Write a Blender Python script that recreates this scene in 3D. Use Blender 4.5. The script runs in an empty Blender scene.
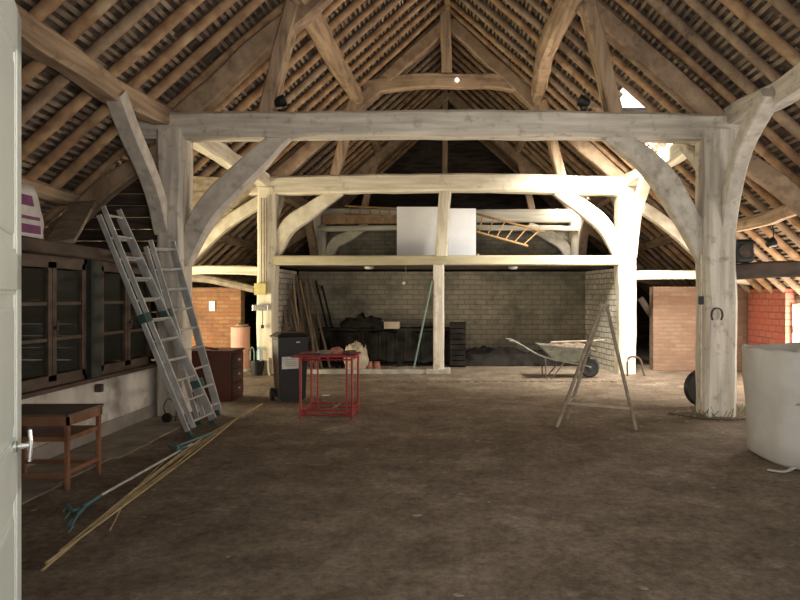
import bpy, bmesh, math, random
from mathutils import Vector, Matrix, noise
random.seed(11)
F, CX, CY, EYE = 620.0, 448.0, 296.0, 1.6
S = bpy.context.scene
C = bpy.context.collection

# ------------------------------------------------------------------ camera, world, lights, exposure
cd = bpy.data.cameras.new('camera'); cam = bpy.data.objects.new('camera', cd); C.objects.link(cam)
cam.location = (0, 0, EYE); cam.rotation_euler = (math.pi/2, 0, 0)
cd.sensor_fit = 'HORIZONTAL'; cd.sensor_width = 36; cd.lens = F/800*36
cd.shift_x = (400-CX)/800; cd.shift_y = (CY-300)/800
cd.clip_start = 0.05; cd.clip_end = 200
S.camera = cam
w = bpy.data.worlds.new('World'); S.world = w; w.use_nodes = True
w.node_tree.nodes['Background'].inputs[0].default_value = (1.0, 0.98, 0.93, 1)
w.node_tree.nodes['Background'].inputs[1].default_value = 2.6
S.view_settings.view_transform = 'Standard'; S.view_settings.look = 'None'
S.view_settings.exposure = 0.0; S.view_settings.gamma = 1
S.view_settings.use_curve_mapping = False

def area(name, loc, aim, sx, sy, power, col, spread=180):
    l = bpy.data.lights.new(name, 'AREA'); l.shape = 'RECTANGLE'; l.size = sx; l.size_y = sy
    l.energy = power; l.color = col; l.spread = math.radians(spread)
    o = bpy.data.objects.new(name, l); C.objects.link(o); o.location = loc
    d = Vector(aim) - Vector(loc)
    o.rotation_euler = d.to_track_quat('-Z', 'Y').to_euler()
    return o
# daylight through the two barn doors of the middle bay, the roof lights and the entrance
area('daylight_door_left', (-6.62, 10.6, 0.85), (-2.6, 11.6, 1.9), 2.6, 1.4, 330, (1.0, 0.86, 0.56))
area('daylight_door_right', (6.62, 10.4, 0.85), (2.4, 11.4, 1.9), 2.6, 1.4, 330, (1.0, 0.84, 0.68))
area('daylight_rooflight', (3.33, 10.72, 4.60), (3.55, 12.6, 2.4), 0.9, 0.9, 380, (1.0, 0.95, 0.85), 120)
area('daylight_rooflight_far', (3.58, 16.8, 4.33), (3.3, 17.2, 2.9), 0.45, 0.5, 50, (1.0, 0.94, 0.84), 150)
area('daylight_window_right', (6.62, 5.6, 1.0), (3.0, 7.4, 3.4), 2.2, 0.9, 95, (1.0, 0.95, 0.86))  # added fill for the right roof slope, at an unseen opening
area('daylight_entrance', (0.6, 0.6, 2.0), (1.2, 8.4, 4.4), 2.2, 1.4, 90, (1.0, 0.93, 0.84), 110)

# ------------------------------------------------------------------ helpers
def P(px, py, Y):
    return Vector(((px-CX)*Y/F, Y, EYE + (CY-py)*Y/F))
def G(px, py, z=0.0):
    Y = (EYE-z)*F/(py-CY); return Vector(((px-CX)*Y/F, Y, z))

def link(name, bm, mats, parent=None, smooth=False, loc=None):
    me = bpy.data.meshes.new(name)
    if loc is not None:
        bmesh.ops.translate(bm, verts=bm.verts, vec=-Vector(loc))
    bmesh.ops.recalc_face_normals(bm, faces=bm.faces)
    bm.to_mesh(me); bm.free()
    if not isinstance(mats, (list, tuple)): mats = [mats]
    for m in mats: me.materials.append(m)
    if smooth:
        for p in me.polygons: p.use_smooth = True
    o = bpy.data.objects.new(name, me); C.objects.link(o)
    if parent is not None:
        o.parent = parent
        if loc is not None: o.location = loc
    elif loc is not None: o.location = loc
    return o
def tag(o, label, cat, group=None, kind=None):
    o['label'] = label; o['category'] = cat
    if group: o['group'] = group
    if kind: o['kind'] = kind
    return o
def thing(name, label, cat, loc=(0, 0, 0), rz=0, group=None):
    o = bpy.data.objects.new(name, None); C.objects.link(o)
    o.location = loc; o.rotation_euler = (0, 0, rz); o.empty_display_size = .1
    return tag(o, label, cat, group)
def struct(name, bm, mats, label=None):
    o = link(name, bm, mats); o['kind'] = 'structure'
    if label: o['label'] = label
    return o
def box(bm, a, b, mi=0, bevel=0.0):
    x0, y0, z0 = [min(a[i], b[i]) for i in range(3)]; x1, y1, z1 = [max(a[i], b[i]) for i in range(3)]
    vs = [bm.verts.new(v) for v in [(x0,y0,z0),(x1,y0,z0),(x1,y1,z0),(x0,y1,z0),(x0,y0,z1),(x1,y0,z1),(x1,y1,z1),(x0,y1,z1)]]
    fs = [bm.faces.new([vs[i] for i in f]) for f in [(0,3,2,1),(4,5,6,7),(0,1,5,4),(1,2,6,5),(2,3,7,6),(3,0,4,7)]]
    for f in fs: f.material_index = mi
    if bevel:
        es = list({e for f in fs for e in f.edges})
        bmesh.ops.bevel(bm, geom=es, offset=bevel, segments=2, affect='EDGES', profile=.6)
    return vs
def B(a, b, bevel=0.0):
    bm = bmesh.new(); box(bm, a, b, 0, bevel); return bm
def catmull(pts, n):
    pts = [Vector(p) for p in pts]
    if len(pts) == 2:
        return [pts[0].lerp(pts[1], i/n) for i in range(n+1)]
    q = [2*pts[0]-pts[1]] + pts + [2*pts[-1]-pts[-2]]
    out = []; seg = len(pts)-1; per = max(2, n//seg)
    for i in range(seg):
        p0, p1, p2, p3 = q[i:i+4]
        for k in range(per):
            t = k/per
            out.append(.5*((2*p1)+(p2-p0)*t+(2*p0-5*p1+4*p2-p3)*t*t+(3*p1-p0-3*p2+p3)*t**3))
    out.append(pts[-1]); return out
def sweep(bm, pts, section, n=10, ref=(0, 0, 1), wob=0.0, scale=None, mi=0, seed=0.0):
    """sweep a closed 2D section (side, up) along a smooth path"""
    path = catmull(pts, n); rings = []; ref = Vector(ref)
    for i, p in enumerate(path):
        t = (path[min(i+1, len(path)-1)] - path[max(i-1, 0)]).normalized()
        r = ref if abs(t.dot(ref)) < .98 else Vector((1, 0, 0)) if abs(t.x) < .9 else Vector((0, 1, 0))
        side = t.cross(r).normalized(); up = side.cross(t)
        u = i/(len(path)-1); sc = scale(u) if scale else 1
        ring = []
        for k, (a, b) in enumerate(section):
            v = p + side*a*sc + up*b*sc
            if wob:
                v += Vector((noise.noise(v*1.7+Vector((seed, 0, 0))), noise.noise(v*1.7+Vector((0, seed+7, 0))), noise.noise(v*1.7+Vector((0, 0, seed+13)))))*wob
            ring.append(bm.verts.new(v))
        rings.append(ring)
    m = len(section)
    for a, b in zip(rings, rings[1:]):
        for k in range(m):
            f = bm.faces.new((a[k], a[(k+1) % m], b[(k+1) % m], b[k])); f.material_index = mi
    for r in (rings[0][::-1], rings[-1]):
        f = bm.faces.new(r); f.material_index = mi
def rect(w_, h, c=0.12):
    c = min(w_, h)*c; w2, h2 = w_/2, h/2
    return [(-w2+c, -h2), (w2-c, -h2), (w2, -h2+c), (w2, h2-c), (w2-c, h2), (-w2+c, h2), (-w2, h2-c), (-w2, -h2+c)]
def circ(r, m=8):
    return [(r*math.cos(2*math.pi*k/m), r*math.sin(2*math.pi*k/m)) for k in range(m)]
def T(pts, w_, h, n=12, ref=(0, 0, 1), wob=0.03, scale=None, c=.12):
    bm = bmesh.new(); sweep(bm, pts, rect(w_, h, c), n, ref, wob, scale, seed=random.random()*40); return bm
def R(pts, r, n=1, m=8, wob=0.0, scale=None):
    bm = bmesh.new(); sweep(bm, pts, circ(r, m), n, (0, 0, 1), wob, scale, seed=random.random()*40); return bm
def radd(bm, pts, r, n=1, m=8, mi=0, scale=None):
    sweep(bm, pts, circ(r, m), n, (0, 0, 1), 0, scale, mi)
def lathe(bm, prof, center=(0, 0, 0), m=24, mi=0, M=None):
    c = Vector(center); rings = []
    for r, z in prof:
        ring = []
        for k in range(m):
            a = 2*math.pi*k/m; v = Vector((r*math.cos(a), r*math.sin(a), z))
            if M: v = M @ v
            ring.append(bm.verts.new(v+c))
        rings.append(ring)
    for a, b in zip(rings, rings[1:]):
        for k in range(m):
            f = bm.faces.new((a[k], a[(k+1) % m], b[(k+1) % m], b[k])); f.material_index = mi
    for r in (rings[0][::-1], rings[-1]):
        f = bm.faces.new(r); f.material_index = mi
def L(prof, center=(0, 0, 0), m=24, M=None):
    bm = bmesh.new(); lathe(bm, prof, center, m, 0, M); return bm
ORD = ['first','second','third','fourth','fifth','sixth','seventh','eighth','ninth','tenth','eleventh','twelfth','thirteenth','fourteenth','fifteenth','sixteenth','seventeenth','eighteenth','nineteenth','twentieth']

# ------------------------------------------------------------------ materials
def mat(name, c1, c2, rough=.85, sc=(6, 6, 6), detail=6, lo=.35, hi=.65, bump=.25, metal=0, c3=None, s3=2.0, lo3=.5, hi3=.6, bdist=.01):
    m = bpy.data.materials.new(name); m.use_nodes = True; nt = m.node_tree; N = nt.nodes; Lk = nt.links
    b = N['Principled BSDF']; b.inputs['Roughness'].default_value = rough; b.inputs['Metallic'].default_value = metal
    tc = N.new('ShaderNodeTexCoord'); mp = N.new('ShaderNodeMapping'); mp.inputs['Scale'].default_value = sc
    Lk.new(tc.outputs['Object'], mp.inputs[0])
    n = N.new('ShaderNodeTexNoise'); n.inputs['Scale'].default_value = 1; n.inputs['Detail'].default_value = detail
    Lk.new(mp.outputs[0], n.inputs[0])
    r = N.new('ShaderNodeValToRGB'); r.color_ramp.elements[0].position = lo; r.color_ramp.elements[1].position = hi
    r.color_ramp.elements[0].color = (*c1, 1); r.color_ramp.elements[1].color = (*c2, 1)
    Lk.new(n.outputs[0], r.inputs[0]); out = r.outputs[0]
    if c3:
        n3 = N.new('ShaderNodeTexNoise'); n3.inputs['Scale'].default_value = s3; n3.inputs['Detail'].default_value = 8; n3.inputs['Roughness'].default_value = .65
        Lk.new(tc.outputs['Object'], n3.inputs[0])
        r3 = N.new('ShaderNodeValToRGB'); r3.color_ramp.elements[0].position = lo3; r3.color_ramp.elements[1].position = hi3
        Lk.new(n3.outputs[0], r3.inputs[0])
        mx = N.new('ShaderNodeMix'); mx.data_type = 'RGBA'
        Lk.new(r3.outputs[0], mx.inputs[0]); Lk.new(out, mx.inputs[6]); mx.inputs[7].default_value = (*c3, 1); out = mx.outputs[2]
    Lk.new(out, b.inputs['Base Color'])
    if bump:
        bp = N.new('ShaderNodeBump'); bp.inputs['Strength'].default_value = bump; bp.inputs['Distance'].default_value = bdist
        Lk.new(n.outputs[0], bp.inputs['Height']); Lk.new(bp.outputs[0], b.inputs['Normal'])
    return m
def plain(name, c, rough=.6, metal=0):
    return mat(name, tuple(v*.85 for v in c), tuple(min(1, v*1.1) for v in c), rough, (9, 9, 9), bump=.05, metal=metal)
def brick(name, c1, c2, mortar, bw, bh, ms=.012, axis='XZ', rough=.9, c3=None):
    m = bpy.data.materials.new(name); m.use_nodes = True; nt = m.node_tree; N = nt.nodes; Lk = nt.links
    b = N['Principled BSDF']; b.inputs['Roughness'].default_value = rough
    tc = N.new('ShaderNodeTexCoord'); sp = N.new('ShaderNodeSeparateXYZ'); cb = N.new('ShaderNodeCombineXYZ')
    Lk.new(tc.outputs['Object'], sp.inputs[0])
    Lk.new(sp.outputs[0 if axis[0] == 'X' else 1], cb.inputs[0]); Lk.new(sp.outputs[2], cb.inputs[1])
    nz = N.new('ShaderNodeTexNoise'); nz.inputs['Scale'].default_value = 4; Lk.new(tc.outputs['Object'], nz.inputs[0])
    ad = N.new('ShaderNodeVectorMath'); ad.operation = 'MULTIPLY_ADD'; ad.inputs[1].default_value = (.04, .04, 0)
    Lk.new(nz.outputs[1], ad.inputs[0]); Lk.new(cb.outputs[0], ad.inputs[2])
    t = N.new('ShaderNodeTexBrick'); t.inputs['Color1'].default_value = (*c1, 1); t.inputs['Color2'].default_value = (*c2, 1)
    t.inputs['Mortar'].default_value = (*mortar, 1); t.inputs['Scale'].default_value = 1
    t.inputs['Brick Width'].default_value = bw; t.inputs['Row Height'].default_value = bh; t.inputs['Mortar Size'].default_value = ms
    t.inputs['Mortar Smooth'].default_value = .3
    Lk.new(ad.outputs[0], t.inputs[0]); out = t.outputs[0]
    n2 = N.new('ShaderNodeTexNoise'); n2.inputs['Scale'].default_value = 1.6; n2.inputs['Detail'].default_value = 9; n2.inputs['Roughness'].default_value = .7
    Lk.new(tc.outputs['Object'], n2.inputs[0])
    r3 = N.new('ShaderNodeValToRGB'); r3.color_ramp.elements[0].position = .45; r3.color_ramp.elements[1].position = .68
    Lk.new(n2.outputs[0], r3.inputs[0])
    mx = N.new('ShaderNodeMix'); mx.data_type = 'RGBA'; Lk.new(r3.outputs[0], mx.inputs[0]); Lk.new(out, mx.inputs[6])
    mx.inputs[7].default_value = (*(c3 or tuple(v*.6 for v in c1)), 1)
    Lk.new(mx.outputs[2], b.inputs['Base Color'])
    bp = N.new('ShaderNodeBump'); bp.inputs['Strength'].default_value = .8; bp.inputs['Distance'].default_value = .012; bp.invert = True
    Lk.new(t.outputs['Fac'], bp.inputs['Height']); Lk.new(bp.outputs[0], b.inputs['Normal'])
    return m
M = {}
M['white'] = mat('whitewashed_oak', (.45, .405, .345), (.62, .575, .50), .9, (7, 7, 7), c3=(.20, .155, .11), s3=6.0, lo3=.56, hi3=.80, bump=.4)
M['cream'] = mat('cream_limewashed_oak', (.52, .47, .36), (.74, .69, .56), .9, (5, 5, 5), c3=(.28, .22, .15), s3=3.0, lo3=.62, hi3=.76, bump=.4)
M['tan'] = mat('bare_oak', (.25, .17, .11), (.44, .32, .21), .9, (7, 7, 7), c3=(.13, .09, .06), s3=3.5, lo3=.52, hi3=.7, bump=.5)
for ax, sc_ in (('x', (1.2, 14, 14)), ('y', (14, 1.2, 14)), ('z', (14, 14, 1.2))):
    M['white_'+ax] = mat('whitewashed_oak_'+ax, (.46, .415, .35), (.68, .63, .545), .9, sc_, c3=(.20, .155, .11), s3=6.0, lo3=.54, hi3=.80, bump=.55)
    M['cream_'+ax] = mat('cream_limewashed_oak_'+ax, (.56, .50, .38), (.76, .71, .58), .9, sc_, c3=(.32, .25, .17), s3=4.0, lo3=.60, hi3=.78, bump=.55)
    M['tan_'+ax] = mat('bare_oak_'+ax, (.26, .175, .11), (.48, .35, .23), .9, sc_, c3=(.15, .10, .065), s3=3.5, lo3=.54, hi3=.74, bump=.6)
M['pole'] = mat('rafter_pole', (.26, .15, .08), (.46, .30, .165), .85, (6, 6, 6), c3=(.50, .38, .24), s3=2.2, lo3=.56, hi3=.72, bump=.4)
M['batten'] = mat('batten', (.12, .09, .065), (.34, .26, .18), .95, (9, 2, 9), bump=.3)
M['tile'] = mat('tile_underside', (.03, .022, .017), (.13, .09, .065), .95, (5, 9, 5), c3=(.34, .28, .21), s3=9, lo3=.62, hi3=.7, bump=.6)
M['dark'] = mat('dark_oak', (.035, .022, .016), (.09, .055, .035), .7, (4, 4, 9), bump=.3)
M['frame'] = mat('brown_painted_joinery', (.045, .028, .019), (.10, .066, .043), .6, (4, 4, 9), bump=.2)
M['greenpost'] = mat('dark_green_paint', (.012, .018, .012), (.028, .036, .025), .6)
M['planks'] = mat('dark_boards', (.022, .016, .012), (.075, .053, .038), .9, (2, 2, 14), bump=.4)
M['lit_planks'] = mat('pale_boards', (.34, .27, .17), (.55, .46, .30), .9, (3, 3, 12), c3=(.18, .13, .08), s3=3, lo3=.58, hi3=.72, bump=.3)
M['plaster'] = mat('stained_white_plaster', (.54, .51, .46), (.74, .71, .66), .95, (2.5, 2.5, .7), c3=(.24, .20, .155), s3=2.2, lo3=.48, hi3=.66, bump=.3)
M['floor'] = mat('earth_floor', (.11, .076, .048), (.25, .195, .14), .95, (2.2, 2.2, 2.2), detail=15, lo=.36, hi=.66, c3=(.36, .30, .225), s3=1.3, lo3=.54, hi3=.74, bump=1.0, bdist=.05)
M['floor'].node_tree.nodes['Noise Texture'].inputs['Roughness'].default_value = .72
_n = M['floor'].node_tree; _b = _n.nodes['Principled BSDF']; _src = _b.inputs['Base Color'].links[0].from_socket
_t = _n.nodes.new('ShaderNodeTexCoord'); _s = _n.nodes.new('ShaderNodeTexNoise'); _s.inputs['Scale'].default_value = 16; _s.inputs['Detail'].default_value = 12; _s.inputs['Roughness'].default_value = .8
_r = _n.nodes.new('ShaderNodeValToRGB'); _r.color_ramp.elements[0].position = .36; _r.color_ramp.elements[1].position = .66
_r.color_ramp.elements[0].color = (.50, .50, .50, 1); _r.color_ramp.elements[1].color = (1.45, 1.45, 1.45, 1)
_m = _n.nodes.new('ShaderNodeMix'); _m.data_type = 'RGBA'; _m.blend_type = 'MULTIPLY'; _m.inputs[0].default_value = 1
_n.links.new(_t.outputs['Object'], _s.inputs[0]); _n.links.new(_s.outputs[0], _r.inputs[0]); _n.links.new(_src, _m.inputs[6]); _n.links.new(_r.outputs[0], _m.inputs[7]); _n.links.new(_m.outputs[2], _b.inputs['Base Color'])
M['conc'] = mat('worn_concrete', (.26, .24, .21), (.42, .39, .34), .95, (5, 5, 5), bump=.4)
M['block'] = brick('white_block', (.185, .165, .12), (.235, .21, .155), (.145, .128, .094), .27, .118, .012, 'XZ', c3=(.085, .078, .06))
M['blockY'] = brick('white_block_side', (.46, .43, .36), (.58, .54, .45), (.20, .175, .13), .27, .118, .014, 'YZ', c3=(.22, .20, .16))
M['brick'] = brick('old_red_brick', (.30, .115, .05), (.36, .18, .08), (.20, .14, .09), .24, .085, .012, 'XZ', c3=(.15, .075, .04))
M['brickR'] = brick('dull_brown_brick', (.21, .11, .07), (.26, .165, .105), (.19, .145, .105), .24, .085, .012, 'XZ', c3=(.16, .105, .07))
M['redpaint'] = brick('salmon_painted_brick', (.50, .17, .12), (.56, .21, .15), (.27, .09, .065), .26, .13, .012, 'YZ', c3=(.56, .15, .10))
M['stone'] = mat('rubble_wall', (.22, .18, .14), (.40, .34, .27), .95, (3, 3, 3), bump=.5)
M['alu'] = mat('aluminium', (.45, .45, .44), (.62, .62, .61), .42, (8, 8, 8), bump=.05, metal=.55)
M['blackp'] = plain('black_plastic', (.006, .0065, .0065), .5)
M['greenp'] = plain('dark_teal_rubber', (.03, .075, .065), .6)
M['red'] = mat('red_enamel', (.25, .012, .016), (.38, .022, .028), .45, (9, 9, 9), bump=.1)
M['maroon'] = mat('maroon_lacquer', (.042, .005, .005), (.075, .010, .009), .4, (3, 3, 3), bump=.05)
M['paper'] = plain('white_paper', (.60, .59, .56), .8)
M['board'] = mat('white_board', (.66, .67, .70), (.74, .75, .78), .7, (2, 2, 2), bump=0)
M['doorp'] = mat('pale_green_door_paint', (.66, .71, .66), (.74, .78, .73), .45, (3, 3, 3), bump=.05)
M['chrome'] = plain('brushed_metal', (.75, .76, .76), .25, .9)
M['iron'] = mat('rusty_iron', (.04, .03, .025), (.11, .07, .05), .8, (12, 12, 12), bump=.3)
M['wood_table'] = mat('varnished_table_wood', (.16, .065, .032), (.30, .14, .075), .45, (3, 9, 3), bump=.1)
M['tabletop'] = mat('grey_table_top', (.10, .075, .06), (.17, .13, .11), .5, (4, 4, 4), bump=.1)
M['bamboo'] = mat('bamboo', (.36, .27, .13), (.52, .41, .24), .6, (6, 6, 6), bump=.1)
M['teal'] = plain('teal_metal', (.06, .14, .155), .5)
M['tealpale'] = plain('pale_green_pole', (.12, .19, .165), .5)
M['pinkdrum'] = mat('pink_drum', (.52, .28, .22), (.62, .36, .28), .7, (4, 4, 4), bump=.1)
M['blue'] = plain('blue_handle', (.10, .30, .50), .5)
M['yellow'] = plain('yellow_plastic', (.50, .43, .16), .5)
M['bag'] = mat('woven_white_plastic', (.56, .54, .50), (.66, .645, .61), .75, (3, 3, 3), bump=.3)
M['purple'] = plain('purple_print', (.20, .05, .15), .7)
M['barrow'] = mat('galvanised_tray', (.13, .14, .115), (.23, .24, .20), .6, (7, 7, 7), bump=.1, metal=.3)
M['rubble'] = mat('earth_and_rubble', (.09, .065, .045), (.22, .165, .115), .95, (14, 14, 14), bump=.8)
M['greywood'] = mat('weathered_wood', (.20, .16, .12), (.34, .29, .22), .85, (8, 8, 8), bump=.3)
M['plank_a'] = mat('leaning_brown_board', (.13, .095, .065), (.24, .18, .12), .9, (6, 6, 2), bump=.3)
M['plank_b'] = mat('leaning_pale_board', (.32, .26, .19), (.46, .39, .29), .9, (6, 6, 2), bump=.3)
M['plank_c'] = mat('leaning_orange_board', (.42, .24, .09), (.54, .33, .15), .8, (6, 6, 2), bump=.3)
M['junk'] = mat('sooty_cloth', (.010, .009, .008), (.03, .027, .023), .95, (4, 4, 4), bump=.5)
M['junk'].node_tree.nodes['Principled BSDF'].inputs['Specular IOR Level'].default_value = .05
M['sack'] = mat('pale_sack_cloth', (.32, .27, .19), (.46, .40, .30), .9, (6, 6, 6), bump=.5)
M['terra'] = plain('terracotta', (.40, .17, .12), .8)
M['straw'] = mat('dry_weeds', (.10, .12, .06), (.24, .24, .14), .9)
gl = bpy.data.materials.new('dusty_glass'); gl.use_nodes = True
nt = gl.node_tree; nt.nodes.clear()
o_ = nt.nodes.new('ShaderNodeOutputMaterial'); mx_ = nt.nodes.new('ShaderNodeMixShader'); mx2 = nt.nodes.new('ShaderNodeMixShader')
tr_ = nt.nodes.new('ShaderNodeBsdfTransparent'); df_ = nt.nodes.new('ShaderNodeBsdfDiffuse'); gs_ = nt.nodes.new('ShaderNodeBsdfGlossy')
df_.inputs[0].default_value = (.028, .028, .022, 1); gs_.inputs['Roughness'].default_value = .15; mx_.inputs[0].default_value = .85; mx2.inputs[0].default_value = .03
nt.links.new(tr_.outputs[0], mx_.inputs[1]); nt.links.new(df_.outputs[0], mx_.inputs[2]); nt.links.new(mx_.outputs[0], mx2.inputs[1]); nt.links.new(gs_.outputs[0], mx2.inputs[2]); nt.links.new(mx2.outputs[0], o_.inputs[0])
M['glass'] = gl
em = bpy.data.materials.new('lit_bulb'); em.use_nodes = True
em.node_tree.nodes['Principled BSDF'].inputs['Emission Color'].default_value = (1, .97, .85, 1)
em.node_tree.nodes['Principled BSDF'].inputs['Emission Strength'].default_value = 3
M['bulb'] = em  # glowing white of the small ball on the collar

# ------------------------------------------------------------------ setting
APEX, SL, XE = EYE+5.95, .9, 6.85       # rafter centre line: z = APEX - SL*|x|
T1, T2, T3, GY = 8.4, 12.9, 17.4, 20.3
def roofz(x): return APEX - SL*abs(x)

# floor: gently uneven earth
bm = bmesh.new()
nx, ny = 70, 100
grid = []
for j in range(ny+1):
    row = []
    for i in range(nx+1):
        x = -7.0+14*i/nx; y = -2.5+23*j/ny
        z = (noise.noise(Vector((x*.9, y*.9, 0)))*.006 + noise.noise(Vector((x*3, y*3, 4)))*.003) - .004
        row.append(bm.verts.new((x, y, z)))
    grid.append(row)
for j in range(ny):
    for i in range(nx): bm.faces.new((grid[j][i], grid[j][i+1], grid[j+1][i+1], grid[j+1][i]))
fl = struct('floor', bm, M['floor'], 'dark brown trodden earth floor with paler worn patches')
for p in fl.data.polygons: p.use_smooth = True

def wall(name, boxes, m, label=None):
    bm = bmesh.new()
    for a, b in boxes: box(bm, a, b)
    return struct(name, bm, m, label)
ZE = roofz(XE)+.06
wall('wall_left', [((-7.05, 1.6, 0), (-6.7, 9.2, 1.42)), ((-7.05, 12.0, 0), (-6.7, GY, 1.42)), ((-7.05, 9.2, 1.55), (-6.7, 12.0, 1.7))], M['stone'], 'outer rubble wall of the left aisle')
wall('wall_right', [((6.7, 1.6, 0), (7.05, 4.4, 1.42)), ((6.7, 6.8, 0), (7.05, 9.2, 1.42)), ((6.7, 4.4, 0), (7.05, 6.8, .5)), ((6.7, 13.3, 0), (7.05, GY, 1.42)), ((6.7, 9.2, 1.55), (7.05, 12.0, 1.7))], M['stone'], 'outer rubble wall of the right aisle')  # near gap is an unseen opening added for the right slope fill
wall('wall_right_salmon', [((6.45, 11.85, 0), (6.85, 13.33, 1.74))], M['redpaint'], 'salmon red painted brick panel at the end of the right aisle')
wall('wall_front', [((-7.05, 1.3, 0), (-1.45, 1.6, 6.0)), ((1.7, 1.3, 0), (7.05, 1.6, 6.0)), ((-1.45, 1.3, 2.9), (1.7, 1.6, 6.0))], M['stone'], 'front gable wall around the entrance')
wall('wall_gable_front', [((-2.6, 1.3, 6.0), (2.6, 1.6, 7.2))], M['planks'])
bm = bmesh.new()
for k in range(60):
    x0 = -7+k*.2333; x1 = x0+.225
    zt = min(roofz(x0), roofz(x1))+.1
    if zt > .1: box(bm, (x0, GY+random.uniform(0, .03), 0), (x1, GY+.06, zt))
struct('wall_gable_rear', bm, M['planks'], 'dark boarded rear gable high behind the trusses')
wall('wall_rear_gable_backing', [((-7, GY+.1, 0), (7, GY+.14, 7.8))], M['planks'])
# white block walls under and above the loft
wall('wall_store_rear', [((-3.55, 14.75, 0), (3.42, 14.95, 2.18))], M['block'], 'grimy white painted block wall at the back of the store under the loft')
bm = bmesh.new()
vs = [(3.52, 12.95), (3.27, 14.75), (3.42, 14.75), (3.68, 12.95)]
lo = [bm.verts.new((x, y, 0)) for x, y in vs]; hi = [bm.verts.new((x, y, 2.18)) for x, y in vs]
bm.faces.new(lo[::-1]); bm.faces.new(hi)
for k in range(4): bm.faces.new((lo[k], lo[(k+1) % 4], hi[(k+1) % 4], hi[k]))
struct('wall_store_right', bm, M['blockY'], 'rough pale block side wall of the store on the right')
wall('wall_store_left', [((-3.75, 13.0, 0), (-3.6, 14.75, 2.18))], M['blockY'])
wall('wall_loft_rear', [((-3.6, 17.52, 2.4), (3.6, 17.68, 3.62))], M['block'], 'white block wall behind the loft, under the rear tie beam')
# aisle cross walls on the line of the middle truss
wall('wall_aisle_left', [((-6.7, 13.35, 0), (-4.46, 13.6, 1.78))], M['brick'], 'old orange red brick cross wall in the left aisle')
wall('wall_aisle_right', [((4.42, 13.35, 0), (6.7, 13.6, 1.80))], M['brickR'], 'dull brown brick cross wall in the right aisle')
# loft floor, sill kerb, ground-level kerb
bm = bmesh.new()
for k in range(30):
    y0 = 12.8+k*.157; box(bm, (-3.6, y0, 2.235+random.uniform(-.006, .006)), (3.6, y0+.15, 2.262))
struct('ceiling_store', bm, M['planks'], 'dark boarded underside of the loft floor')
wall('trim_1', [((-3.5, 12.72, 0), (-.22, 12.9, .085))], M['conc'], 'low pale concrete kerb in front of the store')
bm = bmesh.new()
for k in range(26):
    x = -1.2+k*.17; d = random.uniform(.09, .15)
    box(bm, (x, 11.55+random.uniform(-.04, .04), -.03), (x+d*random.uniform(.6, 1), 11.66+random.uniform(-.03, .05), .006+random.uniform(0, .006)), 0, .003)
struct('trim_2', bm, M['rubble'], 'line of worn stones set in the floor')
# glazed partition on the left
bm = bmesh.new()
for k in range(6): box(bm, (-3.92, 3.6+k*.84, -.05), (-3.28+random.uniform(-.05, .05), 4.43+k*.84, .008+random.uniform(0, .004)))
struct('trim_6', bm, mat('dusty_slab', (.17, .14, .11), (.30, .26, .21), .95, (4, 4, 4), detail=12), 'paler worn slab strip along the foot of the white wall')
PX = -3.92
wall('wall_partition_left', [((-4.15, 1.6, 0), (PX, 8.55, .66))], M['plaster'], 'low stained white plaster wall under the glazed partition')
wall('baseboard_left', [((PX, 1.6, 0), (-3.895, 8.5, .16))], mat('grey_damp_band', (.2, .18, .16), (.36, .33, .30), .95, (2, 2, 2)))
wall('trim_3', [((-4.2, 4.2, .66), (-3.86, 8.3, .70))], M['frame'])
def sash(y0, y1, parent, x=PX):
    s = thing_part('sash', parent, x, y0, y1)
    return s
def window(name, y0, y1, mid, label):
    bm = bmesh.new(); X0, X1 = -4.10, -3.95; z0, z1 = .70, 2.0
    box(bm, (X0, y0, z1-.06), (X1, y1, z1)); box(bm, (X0, y0, z0), (X1, y1, z0+.05))
    box(bm, (X0, y0, z0), (X1, y0+.05, z1)); box(bm, (X0, y1-.05, z0), (X1, y1, z1))
    o = struct(name, bm, M['frame'], label)
    for a, b in ((y0+.05, mid-.005), (mid+.005, y1-.05)):
        bm = bmesh.new(); x0, x1 = -4.0, -3.935; t = .06
        za, zb = z0+.05, z1-.06
        box(bm, (x0, a, za), (x1, a+t, zb)); box(bm, (x0, b-t, za), (x1, b, zb))
        box(bm, (x0, a, zb-t), (x1, b, zb)); box(bm, (x0, a, za), (x1, b, za+t))
        h = (zb-za-2*t)/3
        for k in (1, 2): box(bm, (x0+.01, a+t, za+t+k*h-.016), (x1-.01, b-t, za+t+k*h+.016))
        s = link('sash', bm, M['frame'], o)
        for k in range(3):
            link('pane', B((-3.972, a+t, za+t+k*h+.016), (-3.966, b-t, za+t+(k+1)*h-.016)), M['glass'], s)
    bm = bmesh.new(); radd(bm, [(-3.93, mid+.03, 1.28), (-3.90, mid+.03, 1.28)], .02, m=10); radd(bm, [(-3.905, mid+.03, 1.2), (-3.905, mid+.03, 1.36)], .009)
    link('latch', bm, M['iron'], o)
    return o
window('window_1', 5.05-.55, 5.52, 5.0, 'brown framed three-pane casement nearest the open door')
window('window_2', 5.54, 6.78, 6.17, 'brown framed pair of three-pane casements left of the green post')
window('window_3', 6.98, 8.25, 7.62, 'brown framed casements behind the ladders')
hdr = T([(-4.02, 1.7, 2.07), (-4.0, 5, 2.08), (-4.0, 8.3, 2.06)], .26, .14, 14, wob=.02)
struct('trim_4', hdr, M['dark'], 'dark head beam above the glazed partition')
wall('trim_5', [((-4.08, 6.78, .70), (-3.90, 6.98, 2.0))], M['greenpost'], 'dark green painted mullion post')
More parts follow.
